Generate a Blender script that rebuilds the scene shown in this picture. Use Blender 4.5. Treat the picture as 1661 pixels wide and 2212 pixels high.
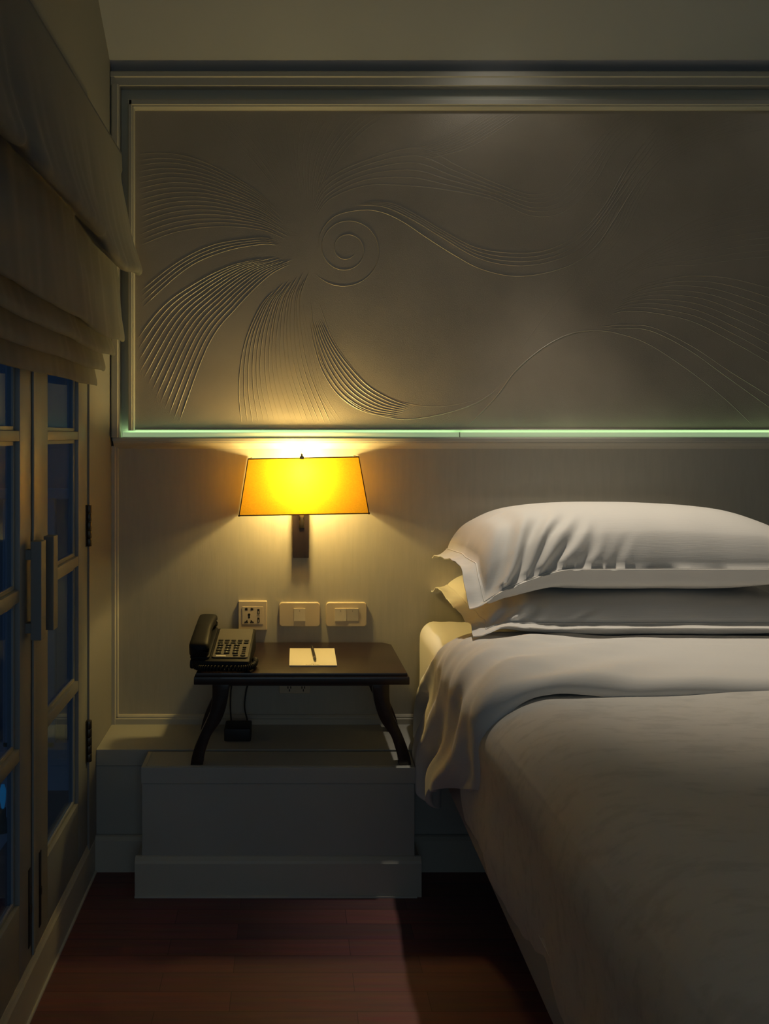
import bpy, bmesh, math, random
from mathutils import Vector, Matrix, noise
random.seed(7)
R = math.radians
for o in list(bpy.data.objects): bpy.data.objects.remove(o)
C = bpy.context.scene.collection
sc = bpy.context.scene

# ------------------------------------------------------------------ camera, world, lights
F, DC, ZC = 1800.0, 2.5, 1.194          # focal length in pixels, distance to the bed wall, eye height
cd = bpy.data.cameras.new('camera'); cam = bpy.data.objects.new('camera', cd); C.objects.link(cam)
cam.location = (0, -DC, ZC); cam.rotation_euler = (R(90), 0, 0)
cd.lens = F/2212*36; cd.sensor_width = 36; cd.clip_start = .02
cd.shift_x = (830.5-628)/2212; cd.shift_y = -(1106-940)/2212
sc.camera = cam
sc.view_settings.view_transform = 'Standard'; sc.view_settings.look = 'None'
sc.view_settings.exposure = 0; sc.view_settings.gamma = 1; sc.view_settings.use_curve_mapping = False

wd = bpy.data.worlds.new('dusk'); sc.world = wd; wd.use_nodes = True
bg = wd.node_tree.nodes['Background']; bg.inputs[0].default_value = (.20, .36, .62, 1); bg.inputs[1].default_value = .13

def light(name, kind, loc, power, color, size=.03, target=None, **kw):
    l = bpy.data.lights.new(name, kind); l.energy = power; l.color = color
    o = bpy.data.objects.new(name, l); C.objects.link(o); o.location = loc
    if kind == 'AREA':
        l.shape = 'RECTANGLE'; l.size = size[0]; l.size_y = size[1]
    else: l.shadow_soft_size = size
    if target:
        o.rotation_euler = (Vector(target)-Vector(loc)).to_track_quat('-Z', 'Y').to_euler()
    for k, v in kw.items(): setattr(l, k, v)
    return o
SPOTS = [(.60, -.25, 2.385), (1.75, -.25, 2.385)]
for i, s_ in enumerate(SPOTS):       # a peaked beam and the wide faint spill of the same fitting
    light('downlight_beam', 'SPOT', s_, (70, 8)[i], (1, .88, .71), .022, ((.86, -.50, .7), (1.65, -.7, .7))[i], spot_size=R(54), spot_blend=1)
    light('downlight_spill', 'SPOT', s_, (.9, .5)[i], (1, .92, .80), .022, (s_[0], s_[1]-.05, .7), spot_size=R(150), spot_blend=.6)
light('ceiling_panel_glow', 'AREA', (1.1, -1.9, 2.37), .4, (1, .95, .88), (.9, .9))
light('cool_room_fill', 'AREA', (.3, -4.3, 1.15), 4.7, (.60, .82, 1), (1.6, 1.4), (.3, 0, .8))  # unseen cool fill added behind the camera to lift plinth and floor

# ------------------------------------------------------------------ placement helpers
def W(px, py, Y):
    s = F/(DC+Y); return ((px-628)/s, ZC-(py-940)/s)
def X_(px, Y): return (px-628)*(DC+Y)/F
def Z_(py, Y): return ZC-(py-940)*(DC+Y)/F

# ------------------------------------------------------------------ materials
def newmat(name):
    m = bpy.data.materials.new(name); m.use_nodes = True
    nt = m.node_tree; b = nt.nodes['Principled BSDF']; return m, nt, b
def N(nt, t, **kw):
    n = nt.nodes.new(t)
    for k, v in kw.items():
        if k in n.inputs: n.inputs[k].default_value = v
        else: setattr(n, k, v)
    return n
def mat(name, col, rough=.6, metal=0, bump=None, vary=None, spec=.5, sheen=0, coat=0):
    """bump=(scale xyz, strength, distance); vary=(scale xyz, amount)"""
    m, nt, b = newmat(name); L = nt.links.new
    b.inputs['Base Color'].default_value = (*col, 1); b.inputs['Roughness'].default_value = rough
    b.inputs['Metallic'].default_value = metal; b.inputs['Specular IOR Level'].default_value = spec
    b.inputs['Sheen Weight'].default_value = sheen; b.inputs['Coat Weight'].default_value = coat
    tc = N(nt, 'ShaderNodeTexCoord')
    if vary:
        mp = N(nt, 'ShaderNodeMapping'); mp.inputs['Scale'].default_value = vary[0]
        n = N(nt, 'ShaderNodeTexNoise', Scale=1.0, Detail=5.0); L(tc.outputs['Object'], mp.inputs[0]); L(mp.outputs[0], n.inputs['Vector'])
        r = N(nt, 'ShaderNodeValToRGB'); a = vary[1]
        r.color_ramp.elements[0].position = .3; r.color_ramp.elements[1].position = .7
        r.color_ramp.elements[0].color = (*[c*(1-a) for c in col], 1); r.color_ramp.elements[1].color = (*[min(1, c*(1+a)) for c in col], 1)
        L(n.outputs['Fac'], r.inputs[0]); L(r.outputs[0], b.inputs['Base Color'])
    if bump:
        mp = N(nt, 'ShaderNodeMapping'); mp.inputs['Scale'].default_value = bump[0]
        n = N(nt, 'ShaderNodeTexNoise', Scale=1.0, Detail=4.0); L(tc.outputs['Object'], mp.inputs[0]); L(mp.outputs[0], n.inputs['Vector'])
        bp = N(nt, 'ShaderNodeBump', Strength=bump[1], Distance=bump[2]); L(n.outputs['Fac'], bp.inputs['Height']); L(bp.outputs[0], b.inputs['Normal'])
    return m
M = {}
M['ceiling'] = mat('ceiling_paint', (.40, .415, .44), .8, vary=((2, 2, 2), .04))
M['side_wall'] = mat('side_wall_paint', (.28, .275, .26), .7)
M['wallpaper'] = mat('lower_wall_covering', (.47, .445, .37), .5, bump=((300, 300, 24), .14, .0015), vary=((90, 90, 11), .035), spec=.35)
M['panel'] = mat('embossed_plaster', (.415, .36, .28), .36, bump=((420, 420, 420), .45, .0012), vary=((5, 5, 5), .09), spec=.95)
M['trim'] = mat('cream_trim_paint', (.50, .48, .41), .52, bump=((30, 8, 30), .08, .001))
M['recess'] = mat('recess_glow_paint', (.55, .55, .46), .6)  # glow of the recess put into the colour as a lighter tone
M['plinth'] = mat('plinth_paint', (.42, .42, .38), .42, bump=((9, 9, 9), .05, .002), vary=((3, 3, 3), .05))
M['door'] = mat('door_paint', (.27, .285, .28), .42, bump=((40, 40, 5), .10, .001))
M['door_dark'] = mat('door_handle_paint', (.22, .225, .215), .45)
M['bolt'] = mat('dark_bolt_metal', (.03, .03, .03), .4, .6)
M['hinge'] = mat('hinge_metal', (.11, .10, .085), .38, .8)
M['blind'] = mat('blind_linen', (.125, .13, .128), .9, bump=((500, 500, 500), .3, .001), vary=((5, 5, 2), .03), sheen=.1)
M['dark_wood'] = mat('dark_stained_wood', (.026, .014, .010), .33, bump=((8, 90, 90), .06, .001), vary=((5, 60, 60), .25), coat=.25)
M['sconce_wood'] = mat('sconce_wood', (.020, .012, .009), .4, vary=((60, 60, 6), .3))
M['brass'] = mat('aged_brass', (.36, .27, .12), .3, 1)
M['plate'] = mat('cream_plastic', (.66, .55, .38), .38)
M['rocker'] = mat('rocker_plastic', (.74, .66, .50), .32)
M['hole'] = mat('socket_hole', (.012, .010, .009), .7)
M['phone'] = mat('phone_black_plastic', (.011, .011, .012), .55, spec=.22)
M['phone_face'] = mat('phone_grey_face', (.115, .105, .09), .5, spec=.3)
M['key'] = mat('phone_key_rubber', (.016, .016, .017), .4)
M['keyprint'] = mat('key_print', (.60, .57, .50), .6)
M['paper'] = mat('note_paper', (.78, .72, .58), .75)
M['ink'] = mat('grey_ink', (.20, .18, .15), .7)
M['pen'] = mat('pen_barrel', (.025, .022, .022), .3)
M['pen_metal'] = mat('pen_metal', (.55, .50, .42), .25, 1)
M['sheet'] = mat('white_cotton', (.72, .695, .65), .8, bump=((60, 240, 240), .18, .0012), vary=((3, 3, 3), .02), sheen=.15)
M['pillow'] = mat('white_pillow_cotton', (.76, .735, .69), .8, bump=((18, 260, 260), .22, .0012), sheen=.15)
M['bedbase'] = mat('bed_base_fabric', (.40, .40, .385), .85)
M['black'] = mat('black_plastic', (.012, .012, .013), .5)
M['white_trim'] = mat('shoe_line_paint', (.62, .60, .52), .5)
M['outwall'] = mat('balcony_wall_paint', (.38, .42, .48), .8, vary=((1.5, 1.5, .6), .25))

# duvet with a faint woven pattern
def duvet_mat():
    m, nt, b = newmat('duvet_jacquard'); L = nt.links.new
    tc = N(nt, 'ShaderNodeTexCoord'); mp = N(nt, 'ShaderNodeMapping'); mp.inputs['Scale'].default_value = (9, 26, 20)
    n = N(nt, 'ShaderNodeTexNoise', Scale=1.6, Detail=6.0, Roughness=.62); L(tc.outputs['Object'], mp.inputs[0]); L(mp.outputs[0], n.inputs['Vector'])
    r = N(nt, 'ShaderNodeValToRGB'); r.color_ramp.elements[0].position = .36; r.color_ramp.elements[1].position = .5
    r.color_ramp.elements[0].color = (.56, .535, .485, 1); r.color_ramp.elements[1].color = (.64, .61, .555, 1)
    L(n.outputs['Fac'], r.inputs[0]); L(r.outputs[0], b.inputs['Base Color']); b.inputs['Roughness'].default_value = .8; b.inputs['Sheen Weight'].default_value = .12
    mp2 = N(nt, 'ShaderNodeMapping'); mp2.inputs['Scale'].default_value = (60, 240, 120); n2 = N(nt, 'ShaderNodeTexNoise', Scale=1.0, Detail=3.0)
    L(tc.outputs['Object'], mp2.inputs[0]); L(mp2.outputs[0], n2.inputs['Vector'])
    bp = N(nt, 'ShaderNodeBump', Strength=.15, Distance=.0012); L(n2.outputs['Fac'], bp.inputs['Height']); L(bp.outputs[0], b.inputs['Normal'])
    return m
M['duvet'] = duvet_mat()

def floor_mat():
    m, nt, b = newmat('red_parquet'); L = nt.links.new
    tc = N(nt, 'ShaderNodeTexCoord'); br = N(nt, 'ShaderNodeTexBrick', Scale=1.0)
    br.offset = .37; br.offset_frequency = 2; br.squash = 1
    br.inputs['Color1'].default_value = (.28, .11, .105, 1); br.inputs['Color2'].default_value = (.17, .085, .09, 1)
    br.inputs['Mortar'].default_value = (.13, .06, .06, 1); br.inputs['Mortar Size'].default_value = .0009
    br.inputs['Brick Width'].default_value = .42; br.inputs['Row Height'].default_value = .062; br.inputs['Bias'].default_value = -.1
    L(tc.outputs['Object'], br.inputs['Vector'])
    mp = N(nt, 'ShaderNodeMapping'); mp.inputs['Scale'].default_value = (6, 90, 1); n = N(nt, 'ShaderNodeTexNoise', Scale=1.0, Detail=5.0)
    L(tc.outputs['Object'], mp.inputs[0]); L(mp.outputs[0], n.inputs['Vector'])
    mx = N(nt, 'ShaderNodeMix', data_type='RGBA', blend_type='MULTIPLY'); mx.inputs[0].default_value = .55
    L(br.outputs['Color'], mx.inputs[6]); L(n.outputs['Color'], mx.inputs[7]); L(mx.outputs[2], b.inputs['Base Color'])
    b.inputs['Roughness'].default_value = .5; b.inputs['Specular IOR Level'].default_value = .4
    return m
M['floor'] = floor_mat()

def emit_mat(name, col, strength):
    m, nt, b = newmat(name); nt.nodes.remove(b); e = N(nt, 'ShaderNodeEmission'); e.inputs[0].default_value = (*col, 1); e.inputs[1].default_value = strength
    nt.links.new(e.outputs[0], nt.nodes['Material Output'].inputs[0]); return m
M['led'] = mat('led_diffuser_green', (.62, .66, .52), .5)
_b = M['led'].node_tree.nodes['Principled BSDF']; _b.inputs['Emission Color'].default_value = (.56, .86, .44, 1); _b.inputs['Emission Strength'].default_value = .34
M['led_tape'] = emit_mat('led_tape_green', (.50, .88, .44), 6.5)
M['lens'] = emit_mat('downlight_lens', (1, .88, .68), 3)
M['blue_lamp'] = emit_mat('blue_garden_lamp_glow', (.01, .26, .60), .22)

def shade_mat():
    m, nt, b = newmat('amber_shade_fabric'); nt.nodes.remove(b); L = nt.links.new
    tc = N(nt, 'ShaderNodeTexCoord'); mp = N(nt, 'ShaderNodeMapping'); mp.inputs['Scale'].default_value = (250, 250, 420)
    n = N(nt, 'ShaderNodeTexNoise', Scale=1.0, Detail=4.0); L(tc.outputs['Object'], mp.inputs[0]); L(mp.outputs[0], n.inputs['Vector'])
    r = N(nt, 'ShaderNodeValToRGB'); r.color_ramp.elements[0].position = .3; r.color_ramp.elements[1].position = .7
    r.color_ramp.elements[0].color = (.42, .22, .008, 1); r.color_ramp.elements[1].color = (.60, .33, .015, 1)
    L(n.outputs['Fac'], r.inputs[0])
    t = N(nt, 'ShaderNodeBsdfTranslucent'); L(r.outputs[0], t.inputs[0])
    d = N(nt, 'ShaderNodeBsdfDiffuse'); d.inputs[0].default_value = (.55, .38, .14, 1)
    mx = N(nt, 'ShaderNodeMixShader'); mx.inputs[0].default_value = .45; L(t.outputs[0], mx.inputs[1]); L(d.outputs[0], mx.inputs[2])
    L(mx.outputs[0], nt.nodes['Material Output'].inputs[0]); return m
M['shade'] = shade_mat()
M['shade_edge'] = mat('shade_binding', (.10, .05, .015), .8)

def glass_mat():
    m, nt, b = newmat('window_glass'); nt.nodes.remove(b); L = nt.links.new
    t = N(nt, 'ShaderNodeBsdfTransparent'); t.inputs[0].default_value = (.80, .88, .96, 1)
    g = N(nt, 'ShaderNodeBsdfGlossy'); g.inputs['Roughness'].default_value = .02; g.inputs[0].default_value = (.7, .8, .9, 1)
    lw = N(nt, 'ShaderNodeLayerWeight'); lw.inputs['Blend'].default_value = .5        # thin-pane Schlick reflectance, the same from both faces
    pw = N(nt, 'ShaderNodeMath', operation='POWER'); pw.inputs[1].default_value = 5.0; L(lw.outputs['Facing'], pw.inputs[0])
    ma = N(nt, 'ShaderNodeMath', operation='MULTIPLY_ADD'); ma.inputs[1].default_value = .92; ma.inputs[2].default_value = .045; L(pw.outputs[0], ma.inputs[0])
    mx = N(nt, 'ShaderNodeMixShader'); L(ma.outputs[0], mx.inputs[0]); L(t.outputs[0], mx.inputs[1]); L(g.outputs[0], mx.inputs[2])
    L(mx.outputs[0], nt.nodes['Material Output'].inputs[0]); return m
M['glass'] = glass_mat()

# ------------------------------------------------------------------ mesh helpers
class MB:
    def __init__(s): s.v = []; s.f = []
    def add(s, vs, fs):
        k = len(s.v); s.v += [tuple(p) for p in vs]; s.f += [tuple(i+k for i in f) for f in fs]; return s
    def box(s, x0, x1, y0, y1, z0, z1, bev=0, seg=2, mx=None):
        bm = bmesh.new(); bmesh.ops.create_cube(bm, size=1)
        for v in bm.verts: v.co = Vector(((x0+x1)/2+v.co.x*(x1-x0), (y0+y1)/2+v.co.y*(y1-y0), (z0+z1)/2+v.co.z*(z1-z0)))
        if bev > 0: bmesh.ops.bevel(bm, geom=list(bm.edges)+list(bm.verts), offset=bev, segments=seg, affect='EDGES', profile=.5)
        return s.bm(bm, mx)
    def bm(s, bm, mx=None):
        if mx is not None: bm.transform(mx)
        bm.verts.index_update(); s.add([v.co.copy() for v in bm.verts], [[v.index for v in f.verts] for f in bm.faces]); bm.free(); return s
    def prism(s, pts, a0, a1, axis='y', bev=0, seg=2, mx=None):
        """closed outline extruded along an axis. axis y: pts=(x,z); x: pts=(y,z); z: pts=(x,y)"""
        f = {'y': lambda p, a: (p[0], a, p[1]), 'x': lambda p, a: (a, p[0], p[1]), 'z': lambda p, a: (p[0], p[1], a)}[axis]
        bm = bmesh.new(); n = len(pts)
        A = [bm.verts.new(f(p, a0)) for p in pts]; B = [bm.verts.new(f(p, a1)) for p in pts]
        bm.faces.new(A); bm.faces.new(B[::-1])
        for i in range(n): bm.faces.new((A[i], B[i], B[(i+1) % n], A[(i+1) % n]))
        bmesh.ops.recalc_face_normals(bm, faces=bm.faces)
        if bev > 0:
            ed = [e for e in bm.edges if (e.verts[0] in A) == (e.verts[1] in A)]
            bmesh.ops.bevel(bm, geom=ed, offset=bev, segments=seg, affect='EDGES', profile=.5)
        return s.bm(bm, mx)
    def tube(s, pts, r, n=8, cap=True):
        pts = [Vector(p) for p in pts]; rr = r if isinstance(r, (list, tuple)) else [r]*len(pts)
        vs = []; up = None
        for i, p in enumerate(pts):
            t = (pts[min(i+1, len(pts)-1)]-pts[max(i-1, 0)]).normalized()
            if up is None: up = t.orthogonal().normalized()
            up = (up-t*up.dot(t)).normalized(); b = t.cross(up)
            vs += [p+(up*math.cos(2*math.pi*k/n)+b*math.sin(2*math.pi*k/n))*rr[i] for k in range(n)]
        fs = [(i*n+k, i*n+(k+1) % n, (i+1)*n+(k+1) % n, (i+1)*n+k) for i in range(len(pts)-1) for k in range(n)]
        if cap: fs += [tuple(range(n))[::-1], tuple((len(pts)-1)*n+k for k in range(n))]
        return s.add(vs, fs)
    def lathe(s, prof, c, axis='z', n=24):
        vs = []
        for r_, h in prof:
            for k in range(n):
                a = 2*math.pi*k/n; x, y = r_*math.cos(a), r_*math.sin(a)
                vs.append({'z': (c[0]+x, c[1]+y, c[2]+h), 'y': (c[0]+x, c[1]+h, c[2]+y), 'x': (c[0]+h, c[1]+x, c[2]+y)}[axis])
        fs = [(i*n+k, i*n+(k+1) % n, (i+1)*n+(k+1) % n, (i+1)*n+k) for i in range(len(prof)-1) for k in range(n)]
        fs += [tuple(range(n))[::-1], tuple((len(prof)-1)*n+k for k in range(n))]
        return s.add(vs, fs)
    def grid(s, fn, nu, nv):
        vs = [fn(i/(nu-1), j/(nv-1)) for j in range(nv) for i in range(nu)]
        fs = [(j*nu+i, j*nu+i+1, (j+1)*nu+i+1, (j+1)*nu+i) for j in range(nv-1) for i in range(nu-1)]
        return s.add(vs, fs)
    def build(s, name, m, parent=None, smooth=None, origin=None):
        me = bpy.data.meshes.new(name)
        if origin is None and parent is None:
            xs = [v[0] for v in s.v]; ys = [v[1] for v in s.v]; zs = [v[2] for v in s.v]
            origin = ((min(xs)+max(xs))/2, (min(ys)+max(ys))/2, min(zs))
        if parent is not None and origin is None: origin = (0, 0, 0)
        ox, oy, oz = origin
        me.from_pydata([(x-ox, y-oy, z-oz) for x, y, z in s.v], [], s.f); me.validate(); me.update()
        bm = bmesh.new(); bm.from_mesh(me); bmesh.ops.recalc_face_normals(bm, faces=bm.faces); bm.to_mesh(me); bm.free()
        o = bpy.data.objects.new(name, me); C.objects.link(o); o.location = origin
        me.materials.append(m if not isinstance(m, str) else M[m])
        if smooth is not None:
            me.polygons.foreach_set('use_smooth', [True]*len(me.polygons)); me.set_sharp_from_angle(angle=R(smooth))
        if parent is not None:
            o.parent = parent
            # vertices are given in world space: keep them there under an unrotated parent
            w = Vector((0, 0, 0)); q = parent
            while q is not None: w += q.location; q = q.parent
            o.location = -w if origin == (0, 0, 0) else Vector(origin)-w
        return o
def lbuild(mb, name, m, parent, smooth=None):
    """like build, but vertices are in the parent's own space"""
    o = mb.build(name, m, None, smooth, origin=(0, 0, 0)); o.parent = parent; o.location = (0, 0, 0); return o
def tag(o, label=None, cat=None, group=None, kind=None):
    if label: o['label'] = label
    if cat: o['category'] = cat
    if group: o['group'] = group
    if kind: o['kind'] = kind
    return o
def thing(name, loc, label, cat, group=None, rz=0):
    o = bpy.data.objects.new(name, None); C.objects.link(o); o.location = loc; o.rotation_euler.z = rz; o.empty_display_size = .05
    return tag(o, label, cat, group)
def struct(mb, name, m, smooth=None): return tag(mb.build(name, m, None, smooth), kind='structure')
def copy_tree(o, parent=None):
    c = o.copy(); C.objects.link(c); c.parent = parent
    for ch in [x for x in bpy.data.objects if x.parent == o]: copy_tree(ch, c)
    return c
def rrect(x0, x1, z0, z1, r, n=6):
    out = []
    for cx, cz, a in ((x1-r, z1-r, 0), (x0+r, z1-r, 90), (x0+r, z0+r, 180), (x1-r, z0+r, 270)):
        for k in range(n+1): t = R(a+90*k/n); out.append((cx+r*math.cos(t), cz+r*math.sin(t)))
    return out
def spline(pts, n=40):
    """Catmull-Rom through 2D/3D points"""
    P = [Vector(p) for p in pts]; P = [P[0]*2-P[1]]+P+[P[-1]*2-P[-2]]; out = []; m = len(P)-3
    for i in range(n+1):
        t = i/n*m; k = min(int(t), m-1); t -= k; a, b, c, d = P[k:k+4]
        out.append(.5*((2*b)+(c-a)*t+(2*a-5*b+4*c-d)*t*t+(3*b-a-3*c+d)*t**3))
    return out
def sstep(a, b, x):
    t = max(0, min(1, (x-a)/(b-a))); return t*t*(3-2*t)

# ------------------------------------------------------------------ the room shell
XL, XR, YB, ZT = -.535, 3.0, -4.6, 2.41
XD = -.540                                    # face of the doors
LEDGE_Y, LEDGE_Z = -.21, .33
struct(MB().box(XL-.3, XR+.1, YB-.1, .3, -.05, 0), 'floor', 'floor')
struct(MB().box(XL-.12, XR+.1, YB-.1, -.185, ZT, ZT+.06), 'ceiling', 'ceiling')
struct(MB().prism([(.08, 2.277), (0, 2.277), (-.185, 2.405), (-.19, 2.41), (-.19, 2.47), (.08, 2.47)], XL-.12, XR+.1, 'x'), 'trim_ceiling_slope', 'ceiling')
struct(MB().box(XR, XR+.1, YB-.1, .1, 0, ZT), 'wall_right', 'side_wall')
struct(MB().box(XL-.3, XR+.1, YB-.1, YB, 0, ZT), 'wall_front', 'side_wall')
# bed wall: lower part and the recess behind the embossed panel
ZS = Z_(945, -.045)                          # top of the shelf
m = MB().box(XL-.12, XR, 0, .10, 0, ZS-.03)
m.box(XL-.12, XR, .03, .10, ZS-.03, 2.47)
struct(m, 'wall_back', 'wallpaper')
# left wall: solid parts around the doors
YJ, YE = -.286, -1.175                        # door opening along the wall
m = MB().box(XL-.048, XL, YJ, .02, 0, 2.47)
m.box(XL-.12, XL, YB, YE-.03, 0, 2.47)
m.box(XL-.12, XL, YE-.03, YJ, 1.955, 2.47)
struct(m, 'wall_left', 'side_wall')
# left baseboard with a bevelled top and a pale line where it meets the floor
m = MB().prism([(XL-.10, 0), (XL+.0012, 0), (XL+.0012, .088), (XL-.002, .094), (XD, .104), (XL-.10, .104)], YE-2.2, LEDGE_Y-.003, 'y')
struct(m, 'baseboard_left', 'trim')
struct(MB().box(XL, XL+.006, YE-2.2, LEDGE_Y-.006, 0, .005), 'trim_floor_left', 'white_trim')

# the low boxed ledge along the bed wall, and the wider plinth in front of it
m = MB().box(XL, XR, LEDGE_Y, 0, LEDGE_Z-.045, LEDGE_Z, .0015)
m.box(XL, XR, LEDGE_Y+.004, 0, 0, LEDGE_Z-.0465)
struct(m, 'trim_ledge', 'plinth')
m = MB().prism([(LEDGE_Y, 0), (LEDGE_Y-.014, 0), (LEDGE_Y-.014, .085), (LEDGE_Y-.006, .094), (LEDGE_Y, .096)], XL, XR, 'x')
struct(m, 'baseboard_back', 'trim')

PX0, PX1, PYF = -.389, .324, -.335
pl = thing('plinth_box', ((PX0+PX1)/2, -.27, 0), 'white painted box plinth under the nightstand, standing on the red floor', 'plinth')
MB().box(PX0, PX1, PYF, LEDGE_Y-.015, LEDGE_Z-.042, LEDGE_Z+.0005, .0015).build('top_board', 'plinth', pl)
MB().box(PX0+.002, PX1-.002, PYF+.003, LEDGE_Y-.016, .002, LEDGE_Z-.0435, .001).build('body', 'plinth', pl)
q = MB().prism([(PYF+.003, 0), (PYF-.012, 0), (PYF-.012, .086), (PYF-.009, .092), (PYF-.001, .100), (PYF+.003, .101)], PX0-.014, PX1+.014, 'x')
q.prism([(PX0+.002, 0), (PX0-.014, 0), (PX0-.014, .086), (PX0-.011, .092), (PX0-.001, .10), (PX0+.002, .101)], PYF-.002, LEDGE_Y-.016, 'y')
q.prism([(PX1-.002, 0), (PX1+.014, 0), (PX1+.014, .086), (PX1+.011, .092), (PX1+.001, .10), (PX1-.002, .101)], PYF-.002, LEDGE_Y-.016, 'y')
sk = q.build('skirting_board', 'trim', pl)
MB().box(PX0-.014, PX1+.002, PYF-.0165, PYF-.012, 0, .0045).build('sealant_line', 'white_trim', pl)
# thin routed border on the top board
b = MB(); e = .0012
for (x0, x1, y0, y1) in ((PX0+.010, PX0+.0115, PYF+.008, LEDGE_Y-.02), (PX1-.0115, PX1-.010, PYF+.008, LEDGE_Y-.02), (PX0+.010, PX1-.010, PYF+.008, PYF+.0095)):
    b.box(x0, x1, y0, y1, LEDGE_Z+.0003, LEDGE_Z+.0014)
b.build('border_bead', 'trim', pl)

# mouldings on the bed wall
def yprism(prof, x0, x1): return MB().prism(prof, x0, x1, 'x')
zt = Z_(1545, 0); zb = LEDGE_Z
struct(yprism([(0, zb), (-.012, zb), (-.012, zb+.016), (-.009, zb+.018), (-.009, zb+.022), (-.005, zb+.027), (0, zb+.028)], X_(248, 0), XR), 'trim_wall_foot', 'trim')
struct(MB().prism([(XL, 0), (XL, -.014), (XL+.010, -.014), (XL+.013, -.009), (XL+.017, -.009), (XL+.019, 0)], LEDGE_Z, ZS-.026, 'z'), 'trim_corner_left', 'trim')
sh = yprism([(.03, ZS), (-.029, ZS), (-.031, ZS-.003), (-.031, ZS-.012), (-.027, ZS-.014), (-.027, ZS-.017), (-.015, ZS-.026), (-.006, ZS-.030), (0, ZS-.034), (.03, ZS-.034)], XL+.018-.010, XR)
struct(sh, 'trim_shelf', 'trim')
# outer frame of the panel (top and left)
zO = Z_(163, 0); zI = Z_(185, -.035)
prof = [(.03, zO), (-.030, zO), (-.038, zO-.006), (-.038, zO-.018), (-.034, zO-.021), (-.034, zI+.002), (-.030, zI), (.03, zI)]
struct(yprism(prof, XL+.002, XR), 'trim_frame_top', 'trim')
xi = X_(258, -.035)
struct(MB().prism([(XL+.001, .03), (XL+.001, -.030), (XL+.007, -.038), (xi-.006, -.038), (xi-.003, -.034), (xi, -.034), (xi, .03)], ZS, zI+.004, 'z'), 'trim_frame_left', 'trim')
# back of the recess, painted paler in place of its glow
struct(MB().box(XL, XR, -.004, .031, ZS-.01, zO), 'trim_recess_back', 'recess')

# ------------------------------------------------------------------ embossed panel
YP = -.012                                   # face of the plaster
x0p, z0p, z1p = X_(277, -.03), Z_(930, -.03), Z_(214, -.03)
xi0, zi1, zi0 = X_(291, -.02), Z_(237, -.02), Z_(927, -.02)
pn = thing('embossed_wall_panel', (1.2, .0, z0p), 'large cream plaster wall panel with raised swirls and fanned lines above the bed', 'wall panel')
ridges = []
def fan(A, B, n, h=1.0, jitter=0, keep=None, skipends=0, e=1.0):
    for i in range(n):
        t = (i/(n-1))**e if n > 1 else 0
        pts = [(a[0]+(b[0]-a[0])*t, a[1]+(b[1]-a[1])*t) for a, b in zip(A, B)]
        if skipends and n > 1: # stagger the inner tips
            d = Vector(pts[1])-Vector(pts[0]); pts[0] = tuple(Vector(pts[0])+d*skipends*(.5+.5*math.sin(i*2.3)))
        if jitter: pts = [(x+random.uniform(-jitter, jitter), y+random.uniform(-jitter, jitter)) for x, y in pts]
        ridges.append((pts, h))
fan([(590, 518), (556, 514), (460, 529), (377, 571), (280, 648)], [(600, 529), (560, 528), (478, 545), (396, 585), (280, 690)], 4, 1.2)
fan([(592, 553), (496, 575), (414, 617), (345, 670), (270, 770)], [(643, 560), (579, 597), (515, 660), (450, 745), (380, 930)], 13, 1.3, skipends=.35)
fan([(606, 612), (560, 667), (528, 745), (517, 836), (524, 930)], [(668, 582), (649, 644), (652, 722), (670, 810), (722, 932)], 17, 1.25, 1.2, skipends=.5)
fan([(645, 640), (655, 700), (668, 770), (690, 850), (740, 932)], [(652, 640), (661, 700), (676, 770), (700, 850), (752, 932)], 2, .6)
ridges.append(([(670, 644), (679, 722), (697, 790), (743, 855), (789, 887), (848, 903), (890, 905), (960, 893), (1025, 872), (1074, 842)], 1.4))
fan([(668, 690), (678, 745), (698, 805), (735, 857), (790, 890), (868, 902)], [(690, 685), (720, 745), (757, 795), (798, 836), (848, 864), (886, 877)], 8, 1.5)
ridges.append(([(684, 640), (720, 735), (771, 806), (812, 843), (871, 869), (940, 878), (1010, 868), (1060, 848)], .7))
fan([(635, 522), (560, 495), (469, 489), (377, 502), (280, 540)], [(610, 462), (545, 405), (440, 350), (360, 330), (280, 335)], 17, .8, .8, skipends=.4)
fan([(625, 455), (590, 400), (540, 340), (490, 290), (440, 242)], [(690, 440), (705, 390), (740, 330), (790, 280), (850, 240)], 22, .7, 1.5, skipends=.6)
# spiral
sp = []
for k in range(80):
    t = k/79; a = R(147-360*2.35*t); r_ = 20+66*(1-t)**1.45
    sp.append((748+r_*math.cos(a), 538+r_*math.sin(a)))
ridges.append((sp, 1.2))
ridges.append(([(690, 545), (692, 505), (722, 468), (775, 454), (820, 457), (867, 477), (926, 516), (980, 550), (1037, 580), (1106, 596), (1175, 590), (1243, 567), (1289, 530), (1330, 470), (1375, 400), (1440, 330)], 1.3))
fan([(790, 434), (850, 441), (905, 468), (960, 500), (1030, 535), (1106, 546), (1180, 540), (1250, 505), (1305, 445), (1360, 350), (1430, 260)],
    [(765, 442), (830, 447), (890, 474), (950, 510), (1030, 556), (1106, 573), (1180, 567), (1250, 538), (1300, 480), (1350, 410), (1430, 300)], 4, 1.1)
fan([(680, 470), (715, 430), (790, 400), (880, 400), (960, 410), (1060, 430), (1150, 465), (1220, 455), (1280, 400), (1330, 320), (1420, 238)],
    [(672, 455), (700, 395), (780, 350), (900, 320), (990, 360), (1070, 395), (1150, 420), (1210, 400), (1260, 340), (1320, 270), (1380, 230)], 6, .7, 1)
fan([(905, 345), (960, 335), (1020, 315), (1080, 280), (1140, 240)], [(890, 320), (940, 305), (990, 280), (1030, 255), (1060, 236)], 9, .9, 1)
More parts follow.
